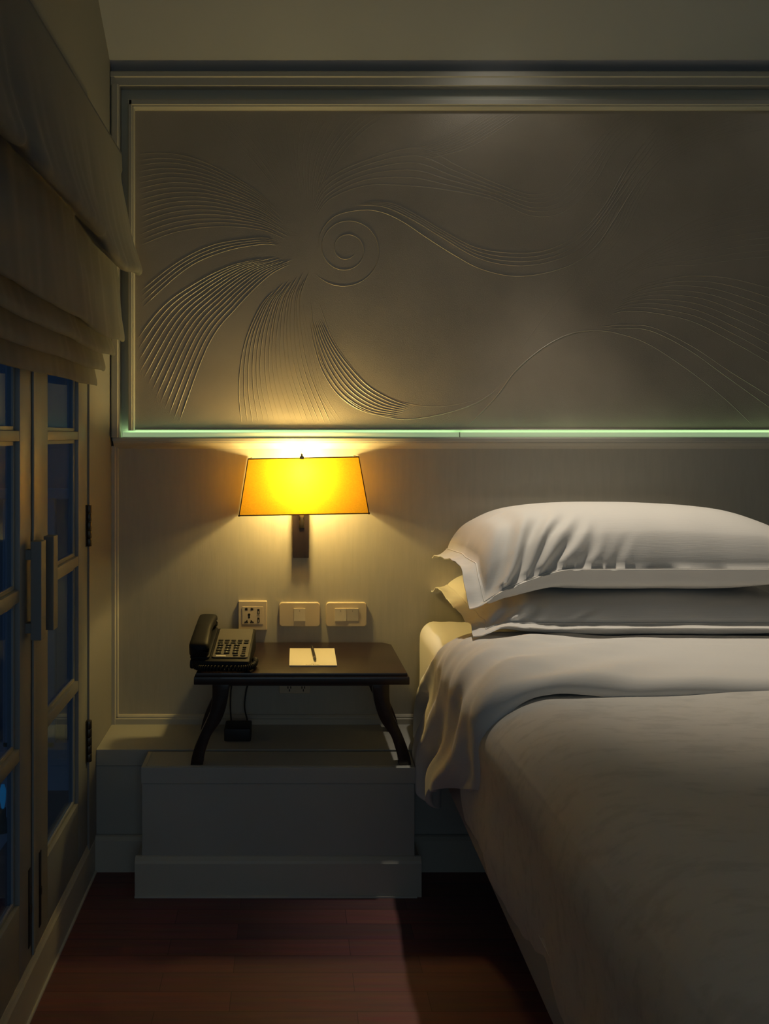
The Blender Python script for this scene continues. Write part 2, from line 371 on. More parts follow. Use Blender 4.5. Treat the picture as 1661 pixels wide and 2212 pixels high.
ridges.append(([(1000, 930), (1069, 860), (1115, 800), (1175, 750), (1230, 722), (1280, 714), (1335, 720), (1404, 745), (1495, 805), (1569, 864), (1640, 932)], 1.2))
fan([(1289, 706), (1350, 702), (1410, 707), (1495, 748), (1578, 803), (1690, 872)], [(1300, 712), (1350, 708), (1410, 716), (1490, 757), (1570, 814), (1690, 900)], 2, 1.3)
fan([(1312, 680), (1350, 672), (1404, 675), (1495, 694), (1587, 740), (1690, 800)], [(1340, 640), (1400, 613), (1470, 598), (1540, 597), (1600, 606), (1690, 630)], 9, 1.2, .6, skipends=.4)
fan([(1320, 620), (1404, 578), (1500, 572), (1600, 560), (1700, 552)], [(1310, 600), (1400, 540), (1495, 480), (1587, 455), (1700, 440)], 9, .9, .8, skipends=.4)
fan([(1560, 420), (1600, 395), (1650, 372), (1700, 360)], [(1580, 440), (1620, 420), (1660, 408), (1700, 400)], 6, .8)
fan([(1120, 760), (1180, 680), (1260, 590)], [(1128, 765), (1186, 684), (1268, 594)], 1, .6)
fan([(1240, 560), (1290, 500), (1330, 420), (1370, 350), (1450, 290), (1560, 236)], [(1290, 570), (1350, 500), (1390, 420), (1450, 350), (1560, 300), (1700, 270)], 9, .6, 1, skipends=.3)

def panel_face():
    mb = MB(); mb.box(xi0-.004, XR, YP, .006, zi0-.004, zi1+.004)
    HW = .0015
    for pts, h in ridges:
        ln = sum(math.dist(pts[i], pts[i+1]) for i in range(len(pts)-1)); n = max(12, int(ln/5))
        c = spline([(*W(px, py, YP), 0) for px, py in pts], n); ok = lambda p: xi0+.001 < p.x and zi0+.001 < p.y < zi1-.001
        run = []
        def flush(run):
            k = len(run)
            if k < 4: return
            vs = []
            for i, p in enumerate(run):
                d = (run[min(i+1, k-1)]-run[max(i-1, 0)]).normalized(); nx, nz = -d.y, d.x
                tp = min(1, i/5, (k-1-i)/5); tp = .15+.85*sstep(0, 1, tp); w = HW*(.6+.4*tp); hh = .0009*h*tp
                for q, yy in ((-1, 0), (-.62, .55), (-.25, .95), (.25, .95), (.62, .55), (1, 0)):
                    vs.append((p.x+nx*w*q, YP+.0002-yy*hh, p.y+nz*w*q))
            fs = [(i*6+j, i*6+j+1, (i+1)*6+j+1, (i+1)*6+j) for i in range(k-1) for j in range(5)]
            mb.add(vs, fs)
        for p in c:
            if ok(p): run.append(p)
            else: flush(run); run = []
        flush(run)
    return mb
panel_face().build('relief_plaster', 'panel', pn, 40)
fr = MB()
def framebar(d):  # moulded picture-frame profile, d = depth steps
    return d
T = z1p-zi1+.0
fr.prism([(.006, z1p), (-.030, z1p), (-.033, z1p-.004), (-.033, z1p-.016), (-.028, z1p-.018), (-.028, z1p-.021), (-.024, zi1+.004), (-.019, zi1), (.006, zi1)], x0p, XR, 'x')
fr.prism([(x0p, .006), (x0p, -.030), (x0p+.003, -.033), (x0p+.010, -.033), (x0p+.012, -.028), (x0p+.015, -.028), (xi0-.002, -.024), (xi0, -.019), (xi0, .006)], z0p, z1p-.0005, 'z')
fr.prism([(.006, z0p), (-.012, z0p), (-.016, z0p+.001), (-.016, z0p+.003), (-.013, z0p+.004), (YP, z0p+.005), (.006, z0p+.005)], x0p+.001, XR, 'x')
fr.build('panel_frame', 'trim', pn)

# LED strip on the shelf under the panel: two lengths with a joint
for i, (a, c) in enumerate(((X_(264, -.03), X_(992, -.03)), (X_(994.5, -.03), XR-.02))):
    t = thing('led_strip_light', ((a+c)/2, -.025, ZS), ('glowing pale green LED strip on the shelf above the wall lamp, left of the joint', 'glowing pale green LED strip on the shelf above the pillows, right of the joint')[i], 'light strip', 'LED strips under the embossed panel')
    MB().box(a, c, -.0265, -.0235, ZS+.0015, ZS+.0150, .0008).build('diffuser', 'led', t, 40)
    MB().box(a+.004, c-.004, -.0222, -.0150, ZS+.0018, ZS+.0110).build('tape', 'led_tape', t)
    g = MB().box(a, c, -.027, -.011, ZS+.0002, ZS+.0018)
    g.box(a-.0006, a, -.0258, -.0122, ZS+.0018, ZS+.0156)
    g.box(c, c+.0006, -.0258, -.0122, ZS+.0018, ZS+.0156); g.build('channel', 'trim', t)

# ------------------------------------------------------------------ downlights in the ceiling (above the frame)
for i, s_ in enumerate(SPOTS):
    t = thing('ceiling_downlight', (s_[0], s_[1], ZT-.012), ('round recessed downlight in the ceiling above the near edge of the pillows', 'round recessed downlight in the ceiling above the far half of the bed')[i], 'ceiling light', 'recessed downlights above the bed')
    MB().lathe([(.030, .012), (.046, .012), (.046, .004), (.042, 0), (.034, 0), (.030, .006)], (s_[0], s_[1], ZT-.012)).build('rim', 'trim', t, 40)
    MB().lathe([(.0, .0115), (.029, .0115), (.029, .0095), (0, .0095)], (s_[0], s_[1], ZT-.012)).build('lens', 'lens', t)

# ------------------------------------------------------------------ glazed double door in the left wall
def leaf(idx, ya, yb, ga, gb, bolt_y, hy, hinge):
    """ya far edge, yb near edge, glass between ga and gb"""
    d = thing('door_%d' % idx, (XD-.02, (ya+yb)/2, .104), None, None); tag(d, kind='structure')
    th = .026; f = MB()
    f.box(XD-th, XD, ga, ya, .105, 1.953, .0015).box(XD-th, XD, yb, gb, .105, 1.953, .0015)
    f.box(XD-th, XD-.0006, gb, ga, .105, .256, .0015)
    f.box(XD-th, XD-.0006, gb, ga, 1.836, 1.953, .0015)
    for z0, z1 in ((.543, .568), (.861, .886), (1.182, 1.203), (1.508, 1.532)): f.box(XD-th, XD-.0008, gb, ga, z0, z1, .0012)
    fo = f.build('door_frame', 'door', d, 30)
    # glazing beads round each pane, sitting deep in the opening
    panes = ((.256, .543), (.568, .861), (.886, 1.182), (1.203, 1.508), (1.532, 1.836))
    for z0, z1 in panes:
        g = MB().box(XD-.018, XD-.015, gb+.001, ga-.001, z0+.001, z1-.001); po = g.build('window_pane', 'glass', d)
        b = MB()
        for (y0, y1, za, zb_) in ((gb, gb+.010, z0, z1), (ga-.010, ga, z0, z1), (gb+.010, ga-.010, z0, z0+.009), (gb+.010, ga-.010, z1-.009, z1)):
            b.box(XD-.015, XD-.010, y0, y1, za, zb_, .001)
        b.build('glazing_bead', 'door', po)
    h = MB().box(XD+.012, XD+.034, hy-.032, hy, .777, .978, .0015)
    ho = h.build('door_handle', 'door_dark', d)
    k = MB()
    for z in (.80, .95): k.box(XD-.0005, XD+.013, hy-.026, hy-.006, z-.010, z+.010)
    k.build('handle_mount', 'door_dark', ho)
    s = MB().box(XD-.001, XD+.0012, bolt_y-.010, bolt_y+.004, .137, .298, .0004); so = s.build('flush_bolt', 'bolt', d)
    MB().box(XD+.001, XD+.004, bolt_y-.006, bolt_y, .205, .222, .001).build('bolt_slider', 'hinge', so)
    if hinge:
        for z in (.385, .955, 1.70):
            g = MB().box(XD-.0005, XD+.0015, YJ-.022, YJ-.004, z-.055, z+.055)
            for kk in range(5): g.lathe([(0, 0), (.0068, 0), (.0075, .001), (.0075, .0195), (.0068, .0205), (0, .0205)], (XL+.001, YJ-.007, z-.055+kk*.022), 'z', 12)
            g.build('hinge', 'hinge', d, 40)
    return d
leaf(1, YJ-.001, -.757, -.378, -.648, -.703, -.689, True)
leaf(2, -.7595, -1.17, -.838, -1.09, -.776, -.777, False)
m = MB().box(XD+.0002, XD+.005, -.764, -.752, .11, 1.95, .0015); struct(m, 'trim_door_astragal', 'door')
m = MB().box(XL-.11, XD-.0, YE-.03, YE-.004, .104, 1.955); struct(m, 'trim_door_jamb', 'door')
# balcony outside the doors
struct(MB().box(-3.2, XL-.13, -3.2, .9, -.10, -.04), 'floor_balcony', 'outwall')
struct(MB().box(-3.2, -.62, .75, .83, -.04, 2.6), 'wall_balcony', 'outwall')
m = MB()
for k in range(9): m.box(-1.44+k*.085, -1.41+k*.085, .68, .71, .0, .95, .004)
m.box(-1.5, -.66, .67, .72, .95, .99, .006).box(-1.5, -.66, .68, .71, -.04, .02)
tag(m.build('balcony_railing', 'outwall'), 'bluish upright railing outside the glazed doors', 'railing')
gx, gy = -.905, .12
gl = thing('garden_lamp', (gx, gy, -.04), 'small blue outdoor lamp glowing low outside the near door', 'outdoor lamp')
MB().lathe([(0, 0), (.045, 0), (.045, .012), (.010, .018), (.010, .06), (0, .06)], (gx, gy, -.04)).build('base', 'bolt', gl, 40)
MB().lathe([(0, 0), (.004, 0), (.008, .02), (.010, .055), (.005, .074), (0, .076)], (gx, gy, .021)).build('lit_head', 'blue_lamp', gl, 50)

# ------------------------------------------------------------------ roman blind
bl = thing('roman_blind', (XL+.02, -1.0, 1.32), 'grey linen roman blind half raised in loose folds over the glazed doors', 'blind')
YB0, YB1 = -.275, -2.35
prof = [(-.453, 1.944), (-.452, 1.915), (-.449, 1.87), (-.436, 1.80), (-.420, 1.72), (-.404, 1.665), (-.394, 1.634), (-.398, 1.622), (-.410, 1.626), (-.435, 1.650), (-.456, 1.668), (-.462, 1.655),
        (-.458, 1.62), (-.452, 1.56), (-.447, 1.50), (-.442, 1.452), (-.446, 1.443), (-.457, 1.452), (-.474, 1.478), (-.483, 1.470),
        (-.478, 1.445), (-.467, 1.414), (-.470, 1.404), (-.480, 1.412), (-.494, 1.436), (-.503, 1.425),
        (-.499, 1.400), (-.493, 1.374), (-.497, 1.364), (-.506, 1.374), (-.517, 1.400), (-.525, 1.388), (-.521, 1.36), (-.517, 1.330), (-.519, 1.324)]
pp = spline([(x, 0, z) for x, z in prof], 150)
def blind_fn(u, v):
    p = pp[min(150, int(v*150+.5))]; y = YB0+(YB1-YB0)*u
    d = (1.95-p.z)                                       # distance below the rail
    amp = sstep(0, .35, d)
    sg = -.028*math.sin(math.pi*min(1, (YB0-y)/.50))**2*sstep(.05, .3, d)*sstep(.66, .30, d)
    ph = (YB0-y)
    dx = amp*(.007*noise.noise((y*7, p.z*1.3, 3))+.004*noise.noise((y*22, p.z*3, 8)))
    # puckers at the cord rings
    for yc in (YB0-.40, YB0-.95, YB0-1.5):
        w = math.exp(-((y-yc)/.035)**2); hi = sstep(1.52, 1.60, p.z); dx -= .013*w*amp*hi; sg += .016*w*amp*hi
    endk = math.exp(-ph/.03)
    x = p.x+dx-(.004*endk if d > .05 else 0)
    z = p.z+sg+amp*.004*noise.noise((y*5, p.z*2, 1))
    return (x, y+.004*math.sin(p.z*40)*endk*amp, z)
mb = MB().grid(blind_fn, 230, 151)
fb = mb.build('folded_fabric', 'blind', bl, 60)
sm = fb.modifiers.new('thickness', 'SOLIDIFY'); sm.thickness = .0022
q = MB().box(XL+.001, -.4545, YB1, YB0+.004, 1.905, 1.945, .003); q.build('headrail', 'blind', bl)
q = MB().box(-.4545, -.4515, YB1, YB0+.005, 1.915, 1.948, .001); q.build('valance_tape', 'blind', bl)

# ------------------------------------------------------------------ wall lamp
lx, lz = .037, Z_(1113, -.15)
lamp = thing('wall_lamp', (lx, 0, Z_(1205, -.02)), 'wall lamp with a glowing amber fabric shade on a dark wooden backplate', 'wall lamp')
bx0, bx1 = X_(632.5, -.022), X_(667, -.022)
MB().box(bx0, bx1, -.022, -.0002, Z_(1205, -.022), Z_(1040, -.022), .0008).build('backplate', 'sconce_wood', lamp)
# shade: four sloping walls, flat back close to the wall, open above and below
rot = R(1.15)
yf_b, yf_t, yb_b, yb_t = -.150, -.128, -.006, -.006
def shp(px, py, Y): return W(px, py, Y)
bl_, br_ = shp(516.5, 1114, yf_b), shp(797, 1109, yf_b)
tl_, tr_ = shp(536, 991.5, yf_t), shp(775, 987, yf_t)
sh = bpy.data.objects.new('shade', None)
pts = [(bl_[0], yf_b, bl_[1]), (br_[0], yf_b, br_[1]), (tr_[0], yf_t, tr_[1]), (tl_[0], yf_t, tl_[1])]
pb = [(bl_[0]+.004, yb_b, bl_[1]), (br_[0]-.004, yb_b, br_[1]), (tr_[0]-.004, yb_t, tr_[1]), (tl_[0]+.004, yb_t, tl_[1])]
def quadgrid(mb, a, b, c, d, n=10):
    a, b, c, d = map(Vector, (a, b, c, d))
    mb.grid(lambda u, v: tuple((a*(1-u)+b*u)*(1-v)+(d*(1-u)+c*u)*v), n, n)
s_ = MB(); quadgrid(s_, *pts); quadgrid(s_, pb[0], pts[0], pts[3], pb[3]); quadgrid(s_, pts[1], pb[1], pb[2], pts[2])
so = s_.build('lamp_shade', 'shade', lamp)
e_ = MB()
for loop in ((pb[0], pts[0], pts[1], pb[1]), (pb[3], pts[3], pts[2], pb[2])):
    for a, b in zip(loop[:-1], loop[1:]): e_.tube([a, b], .0016, 8)
for a, b in ((pts[0], pts[3]), (pts[1], pts[2])): e_.tube([a, b], .0014, 8)
for c_ in (pts[0], pts[1]): e_.lathe([(0, -.003), (.0026, -.002), (.0032, 0), (.0026, .002), (0, .003)], c_, 'z', 10)
e_.build('edge_binding', 'shade_edge', so, 50)
# metal spider holding the shade, a screw knob on its front edge
k = MB(); zt_ = (tl_[1]+tr_[1])/2; xk = X_(652, yf_t)
k.tube([(xk, -.006, zt_+.002), (xk, yf_t, zt_+.001)], .0016, 8)
k.box(xk-.006, xk+.006, yf_t-.003, yf_t+.003, zt_-.004, zt_+.005, .001)
k.lathe([(0, 0), (.003, 0), (.003, .006), (.0015, .009), (0, .009)], (xk, yf_t+.001, zt_+.003), 'z', 10)
k.build('shade_bracket', 'brass', lamp, 40)
# arm, socket and bulb
c0 = X_(652, -.07)
a = MB().tube(spline([(c0-.006, -.020, .985), (c0-.004, -.045, .975), (c0, -.080, .978), (c0, -.086, .991)], 14), .0045, 10)
a.prism([(c0-.0075, Z_(1141, -.03)), (c0+.0075, Z_(1141, -.03)), (c0+.0075, Z_(1127, -.03)), (c0+.0045, Z_(1121, -.03)), (c0+.0075, Z_(1112, -.03)), (c0-.0075, Z_(1112, -.03)), (c0-.0045, Z_(1121, -.03)), (c0-.0075, Z_(1127, -.03))], -.027, -.0215, 'y', .001)
a.build('arm', 'brass', lamp, 50)
MB().lathe([(0, 0), (.012, 0), (.013, .002), (.013, .022), (.011, .024), (0, .024)], (c0, -.083, .990), 'z', 16).build('socket', 'hinge', lamp, 40)
M['bulb'] = emit_mat('bulb_glass_lit', (1, .80, .42), 14)
MB().lathe([(0, 0), (.007, 0), (.009, .010), (.010, .03), (.010, .055), (.009, .066), (.004, .072), (0, .073)], (c0, -.083, 1.016), 'z', 16).build('bulb', 'bulb', lamp, 60)
for zz_, pw in ((1.030, 3.4), (1.082, 9.6)):      # the lit length of the tubular bulb
    light('wall_lamp_bulb_light', 'POINT', (c0, -.083, zz_), pw, (1, .72, .235), .020)

# ------------------------------------------------------------------ switches and sockets
def plate_base(x0, x1, z0, z1, rad, th=.008):
    mb = MB(); o = rrect(x0, x1, z0, z1, rad)
    mb.prism(o, -.0002, -th, 'y')
    # softened front lip
    i1 = rrect(x0+.0018, x1-.0018, z0+.0018, z1-.0018, max(.001, rad-.0015))
    n = len(o); vs = [(p[0], -th, p[1]) for p in o]+[(p[0], -th-.0018, p[1]) for p in i1]
    mb.add(vs, [(i, (i+1) % n, n+(i+1) % n, n+i) for i in range(n)]+[tuple(range(n, 2*n))]); return mb
def rocker(xc, zc, w, h, parent, y=-.0098, tilt=1):
    a = MB().prism([(y, zc-h/2), (y-.0035+.0012*tilt, zc-h/2), (y-.0028, zc), (y-.0035-.0008*tilt, zc+h/2), (y, zc+h/2)], xc-w/2, xc+w/2, 'x', .0004, 1)
    r_ = a.build('rocker', 'rocker', parent, 30)
    MB().lathe([(0, 0), (.0012, 0), (.0012, .0008), (0, .0008)], (xc, y-.0042, zc+h*.31), 'y', 10).build('indicator_dot', 'hole', r_)
    return r_
# universal socket with two USB ports
x0, x1, z0, z1 = X_(515, 0), X_(577, 0), Z_(1360, 0), Z_(1297, 0)
t = thing('universal_socket', ((x0+x1)/2, 0, z0), 'square cream universal wall socket with two USB ports behind the telephone', 'wall socket')
plate_base(x0, x1, z0, z1, .003).build('faceplate', 'plate', t, 35)
xc, zc = (x0+x1)/2, (z0+z1)/2
ins = MB().prism(rrect(xc-.0315, xc+.0315, zc-.0255, zc+.0275, .0015), -.0096, -.0112, 'y', .0004, 1).build('insert', 'plate', t)
hz = MB(); yy = -.0113
hx = xc-.0105
def slot(pts): hz.prism(pts, yy+.0008, yy-.0004, 'y')
for sx in (-1, 1):
    cx = hx+sx*.0085
    slot([(cx+sx*.004, zc+.0175), (cx+sx*.004, zc+.0225), (cx-sx*.002, zc+.0240), (cx-sx*.004, zc+.0225), (cx-sx*.004, zc+.0165), (cx-sx*.001, zc+.0165)] if sx > 0 else
         [(cx+sx*.004, zc+.0175), (cx-sx*.001, zc+.0165), (cx-sx*.004, zc+.0165), (cx-sx*.004, zc+.0225), (cx-sx*.002, zc+.0240), (cx+sx*.004, zc+.0225)])
    slot([(cx-.0055, zc-.021), (cx+.0055, zc-.021), (cx+.0055, zc-.0175), (cx-sx*.001+.0022, zc-.0165), (cx-sx*.003+.001, zc-.0125), (cx-sx*.003-.001, zc-.0125), (cx-sx*.001-.0022, zc-.0165), (cx-.0055, zc-.0175)])
for dz, r1 in ((.0035, .0038), (-.0045, .0030)):
    slot([(hx+r1*math.cos(2*math.pi*k/14), zc+dz+r1*math.sin(2*math.pi*k/14)) for k in range(14)])
slot([(hx-.0017, zc-.004), (hx+.0017, zc-.004), (hx+.0017, zc+.003), (hx-.0017, zc+.003)])
hz.build('pin_holes', 'hole', ins)
for dz in (.0125, -.0125):
    u = MB().box(xc+.0142, xc+.0208, yy-.0006, yy+.0008, zc+dz-.0075, zc+dz+.0075, .0003).build('usb_port', 'hole', ins)
    MB().box(xc+.0160, xc+.0178, yy-.0010, yy, zc+dz-.0055, zc+dz+.0015).build('contact_tongue', 'rocker', t)
MB().box(xc+.0125, xc+.0225, yy-.0002, yy+.0006, zc-.0006, zc+.0006).build('printed_mark', 'ink', t)

for (pa, pb_, lab, nr) in ((603, 691, 'wide cream wall plate with a single light switch, below the lamp', 1), (703.5, 791.5, 'wide cream wall plate with two light switches side by side, nearest the bed', 2)):
    x0, x1, z0, z1 = X_(pa, 0), X_(pb_, 0), Z_(1352, 0), Z_(1300, 0)
    t = thing('light_switch', ((x0+x1)/2, 0, z0), lab, 'light switch', 'switch plates below the wall lamp')
    plate_base(x0, x1, z0, z1, .010).build('faceplate', 'plate', t, 35)
    xc, zc = X_(647 if nr == 1 else 748, 0), Z_(1326, 0); w = .0345; h = .0375
    if nr == 1: rocker(xc, zc, w, h, t, tilt=.4)
    else:
        rocker(xc-.0177, zc, w, h, t, tilt=.4); rocker(xc+.0177, zc, w, h, t, tilt=1.8)
# socket plate low behind the nightstand
x0, x1, z0, z1 = X_(603, 0), X_(669, 0), Z_(1496, 0), Z_(1445, 0)
t = thing('low_wall_socket', ((x0+x1)/2, 0, z0), 'cream wall socket low on the wall, half hidden under the nightstand top', 'wall socket')
plate_base(x0, x1, z0, z1, .004).build('faceplate', 'plate', t, 35)
for px in (622, 628, 652, 658, 625, 655):
    c_ = X_(px, 0); zc = Z_(1483 if px not in (625, 655) else 1489, 0)
    MB().box(c_-.0014, c_+.0014, -.0102, -.0094, zc-.0035, zc+.0035).build('pin_hole', 'hole', t)

# ------------------------------------------------------------------ nightstand
ZT_ = ZC-.620                                # top surface height
NX0, NX1, NYB, NYF = -.252, .309, -.0015, -.333
ns = thing('nightstand', ((NX0+NX1)/2, (NYB+NYF)/2, LEDGE_Z), 'low dark-stained wooden nightstand with curved splayed legs on the white plinth', 'nightstand')
# top narrows toward the wall and carries a stepped edge
def top_outline(ins):
    return [(NX0+ins, NYF+ins), (NX1-ins, NYF+ins), (NX1-.006-ins, NYB-.03), (NX1-.030-ins, NYB-ins), (NX0+.030+ins, NYB-ins), (NX0+.006+ins, NYB-.03)]
mb = MB().prism(top_outline(0), ZT_-.030, ZT_-.009, 'z', .0025, 2)
mb.prism(top_outline(.005), ZT_-.012, ZT_, 'z', .0018, 2)
mb.build('tabletop', 'dark_wood', ns, 40)
zl = ZT_-.030
def leg(side, yc, th=.034):
    # side -1 left, +1 right; outline in (x, z) following a sabre curve
    o = [(.232, zl), (.232, .522), (.233, .498), (.238, .470), (.247, .447), (.264, .412), (.278, .378), (.286, .350), (.289, LEDGE_Z+.001)]
    i = [(.257, LEDGE_Z+.001), (.254, .352), (.243, .388), (.233, .412), (.214, .438), (.203, .460), (.195, .486), (.190, .515), (.187, zl)]
    oc = [tuple(p) for p in spline([(a, b, 0) for a, b in o], 20)]; ic = [tuple(p) for p in spline([(a, b, 0) for a, b in i], 22)]
    cx = .0265
    pts = [(cx+side*p[0], p[1]) for p in oc+ic]
    return MB().prism(pts, yc-th/2, yc+th/2, 'y', .002, 2)
for side in (-1, 1):
    for yc in (-.303, -.058): leg(side, yc).build('leg', 'dark_wood', ns, 40)
    x = .0265+side*.214
    MB().box(x-.009, x+.009, -.286, -.075, zl-.050, zl-.0002, .001).build('side_rail', 'dark_wood', ns)
MB().box(.0265-.195, .0265+.195, -.300, -.284, zl-.012, zl-.0002, .001).build('front_rail', 'dark_wood', ns)

# black adapter with two leads on the ledge behind the left legs
ad = thing('power_adapter', (X_(513, -.12), -.11, LEDGE_Z), 'black power adapter with leads on the ledge behind the left nightstand leg', 'adapter')
MB().box(X_(486, -.12), X_(543, -.12), -.155, -.085, LEDGE_Z+.001, LEDGE_Z+.038, .004, 3).build('case', 'black', ad, 40)
MB().tube(spline([(X_(535, -.03), -.012, Z_(1478, -.012)), (X_(531, -.03), -.02, .43), (X_(528, -.04), -.035, .39), (X_(535, -.07), -.075, LEDGE_Z+.03), (X_(534, -.07), -.086, LEDGE_Z+.022)], 24), .0022, 8).build('lead', 'black', ad, 60)
MB().tube(spline([(X_(500, -.03), -.012, Z_(1478, -.012)), (X_(498, -.03), -.018, .43), (X_(497, -.04), -.030, .39), (X_(500, -.07), -.075, LEDGE_Z+.03), (X_(502, -.07), -.086, LEDGE_Z+.022)], 24), .0022, 8).build('lead', 'black', ad, 60)

# note pad and pen
pz = ZT_+.0004
pad = thing('note_pad', (.06, -.178, pz), 'cream hotel note pad with tiny footer print, lying on the nightstand', 'note pad')
cn = [(X_(624.8, -.268), -.268), (X_(728, -.268), -.268), (X_(722, -.088), -.088), (X_(626, -.088), -.088)]
MB().prism(cn, pz, pz+.0030, 'z').build('sheets', 'paper', pad)
g = MB(); xx = X_(675, -.262)
for k, w_ in enumerate((.004, .003, .005, .002, .004, .003, .0045, .003)):
    g.box(xx-.018+k*.0048, xx-.018+k*.0048+w_*.75, -.2625, -.2612, pz+.0031, pz+.0033)
for k in range(3): g.box(xx-.004+k*.003, xx-.002+k*.003, -.2565, -.2545, pz+.0031, pz+.0033)
g.build('footer_print', 'ink', pad)
a, b = Vector((X_(673.5, -.085), -.083, pz+.0078)), Vector((X_(681, -.235), -.235, pz+.0078)); d = b-a
pen = thing('pen', tuple((a+b)/2-Vector((0, 0, .0045))), 'dark ballpoint pen with metal ends lying across the note pad', 'pen')
def seg(t0, t1, r0, r1, name, m): 
    MB().tube([a+d*t0, a+d*(t0+.001), a+d*(t1-.001), a+d*t1], [r0*.9, r0, r1, r1*.9], 14).build(name, m, pen, 40)
seg(.0, .045, .0030, .0034, 'end_cap', 'pen_metal'); seg(.045, .80, .0041, .0042, 'barrel', 'pen'); seg(.80, .90, .0042, .0040, 'ring', 'pen_metal'); seg(.90, 1.0, .0038, .0014, 'tip', 'pen')
MB().box(-.0011, .0011, -.022, .022, 0, .0012, .0004, mx=Matrix.Translation(a+d*.2+Vector((0, 0, .0045)))@Matrix.Rotation(math.atan2(-d.x, d.y)+math.pi, 4, 'Z')).build('clip', 'pen_metal', pen)

# ------------------------------------------------------------------ telephone (built flat, then tilted by its wedge body)
ph = thing('telephone', (-.183, -.20, ZT_+.0003), 'black corded desk telephone with a grey keypad face, on the left of the nightstand', 'telephone', rz=R(-2.5))
PWX = .158/2; y0, y1 = -.105, .092          # front and back in the phone's own space
hF, hB = .026, .066
def zt2(y): return hF+(hB-hF)*(y-y0)/(y1-y0)
th_ = math.atan2(hB-hF, y1-y0)
body = MB().prism([(y0, .004), (y0-.004, .012), (y0, hF-.002), (y0+.006, hF+.0005), (y1-.005, hB-.001), (y1, hB-.005), (y1+.003, .02), (y1, .004)], -PWX, PWX, 'x', .004, 3)
lbuild(body, 'body', 'phone', ph, 45)
for sx in (-1, 1):
    for yy in (y0+.015, y1-.015): lbuild(MB().lathe([(0, 0), (.006, 0), (.006, .0045), (0, .0045)], (sx*(PWX-.014), yy, 0), 'z', 12), 'rubber_foot', 'black', ph)
Tm = Matrix.Translation((0, y0, hF))@Matrix.Rotation(th_, 4, 'X')      # plane of the top face: local x, y along slope, z up
L_ = math.hypot(y1-y0, hB-hF)
fx0, fx1 = -.022, .073
fp = MB().prism(rrect(fx0, fx1, .014, L_-.010, .006), .0004, .0030, 'z', .0008, 1, mx=Tm); face = lbuild(fp, 'face_plate', 'phone_face', ph, 40)
def key(cx, cy, w, h, ht=.0035, parent=face, mark=None, rad=.002, name='key'):
    k_ = lbuild(MB().prism(rrect(cx-w/2, cx+w/2, cy-h/2, cy+h/2, min(rad, w/2-.0002, h/2-.0002), 3), .0028, .0028+ht, 'z', .0006, 1, mx=Tm), name, 'key', parent, 40)
    return k_
def glyph(ch, cx, cy, size, parent):
    cu = bpy.data.curves.new('t', 'FONT'); cu.body = ch; cu.size = size; cu.align_x = 'CENTER'; cu.align_y = 'CENTER'; cu.extrude = .0001
    o = bpy.data.objects.new('t', cu); C.objects.link(o); dg = bpy.context.evaluated_depsgraph_get(); dg.update()
    me = bpy.data.meshes.new_from_object(o.evaluated_get(dg)); bpy.data.objects.remove(o); 
    me.transform(Tm@Matrix.Translation((cx, cy, .0066))); me.materials.append(M['keyprint'])
    g_ = bpy.data.objects.new('key_print', me); C.objects.link(g_); g_.parent = parent; return g_
for r_ in range(2):
    for c_ in range(5): key(-.010+c_*.0178, .112-r_*.0145, .0135, .0070, .0030, name='memory_key', rad=.003)
for r_, row in enumerate(('123', '456', '789', '*0#')):
    for c_, ch in enumerate(row):
        cx, cy = -.0075+c_*.0225, .084-r_*.0155
        k_ = key(cx, cy, .0150, .0098, .0036, name='number_key', rad=.003); glyph(ch, cx, cy, .0075, ph)
for cy, h_ in ((.071, .0075), (.058, .0060), (.046, .0075), (.036, .0065)): key(.0595, cy, .0100, h_, .0030, name='function_key', rad=.0028)
key(.0595, .0235, .0135, .0100, .0032, name='function_key', rad=.0048); key(.040, .0235, .0130, .0075, .0030, name='function_key', rad=.003)
lbuild(MB().prism(rrect(-.012, .014, .0175, .0235, .001), .0030, .0036, 'z', mx=Tm), 'name_strip', 'keyprint', ph)
# cradle and handset on the left
hx0 = -.056
cr = MB().prism(rrect(-.080, -.028, .006, L_-.006, .008), -.001, .006, 'z', .002, 2, mx=Tm); lbuild(cr, 'cradle', 'phone', ph, 40)
def handset(u, v):
    # v along the length (front to back), u around
    a_ = 2*math.pi*u; t = v
    w = .0265-.0035*math.sin(math.pi*t)**2; endr = min(1, (min(t, 1-t)/.07)); k_ = math.sqrt(max(0, 1-(1-endr)**2))
    hgt = .0125+.0045*(abs(2*t-1)**2.2)
    cz = .030+.012*math.sin(math.pi*t)**1.0-.004*abs(2*t-1)
    ca, sa = math.cos(a_), math.sin(a_); n_ = .55
    x = hx0+w*(.35+.65*k_)*math.copysign(abs(ca)**n_, ca)
    z = cz+hgt*(.25+.75*k_)*math.copysign(abs(sa)**n_, sa)
    if sa < 0: z -= .010*k_*sstep(.30, .42, abs(t-.5))     # ear and mouth cups reach down to the cradle
    y = .002+(L_+.006)*t
    return tuple(Tm@Vector((x, y, z)))
hs = MB().grid(handset, 41, 60)
for v_ in (0, 1): hs.add([handset(i/40, v_) for i in range(40)], [tuple(range(40))])
lbuild(hs, 'handset', 'phone', ph, 70)

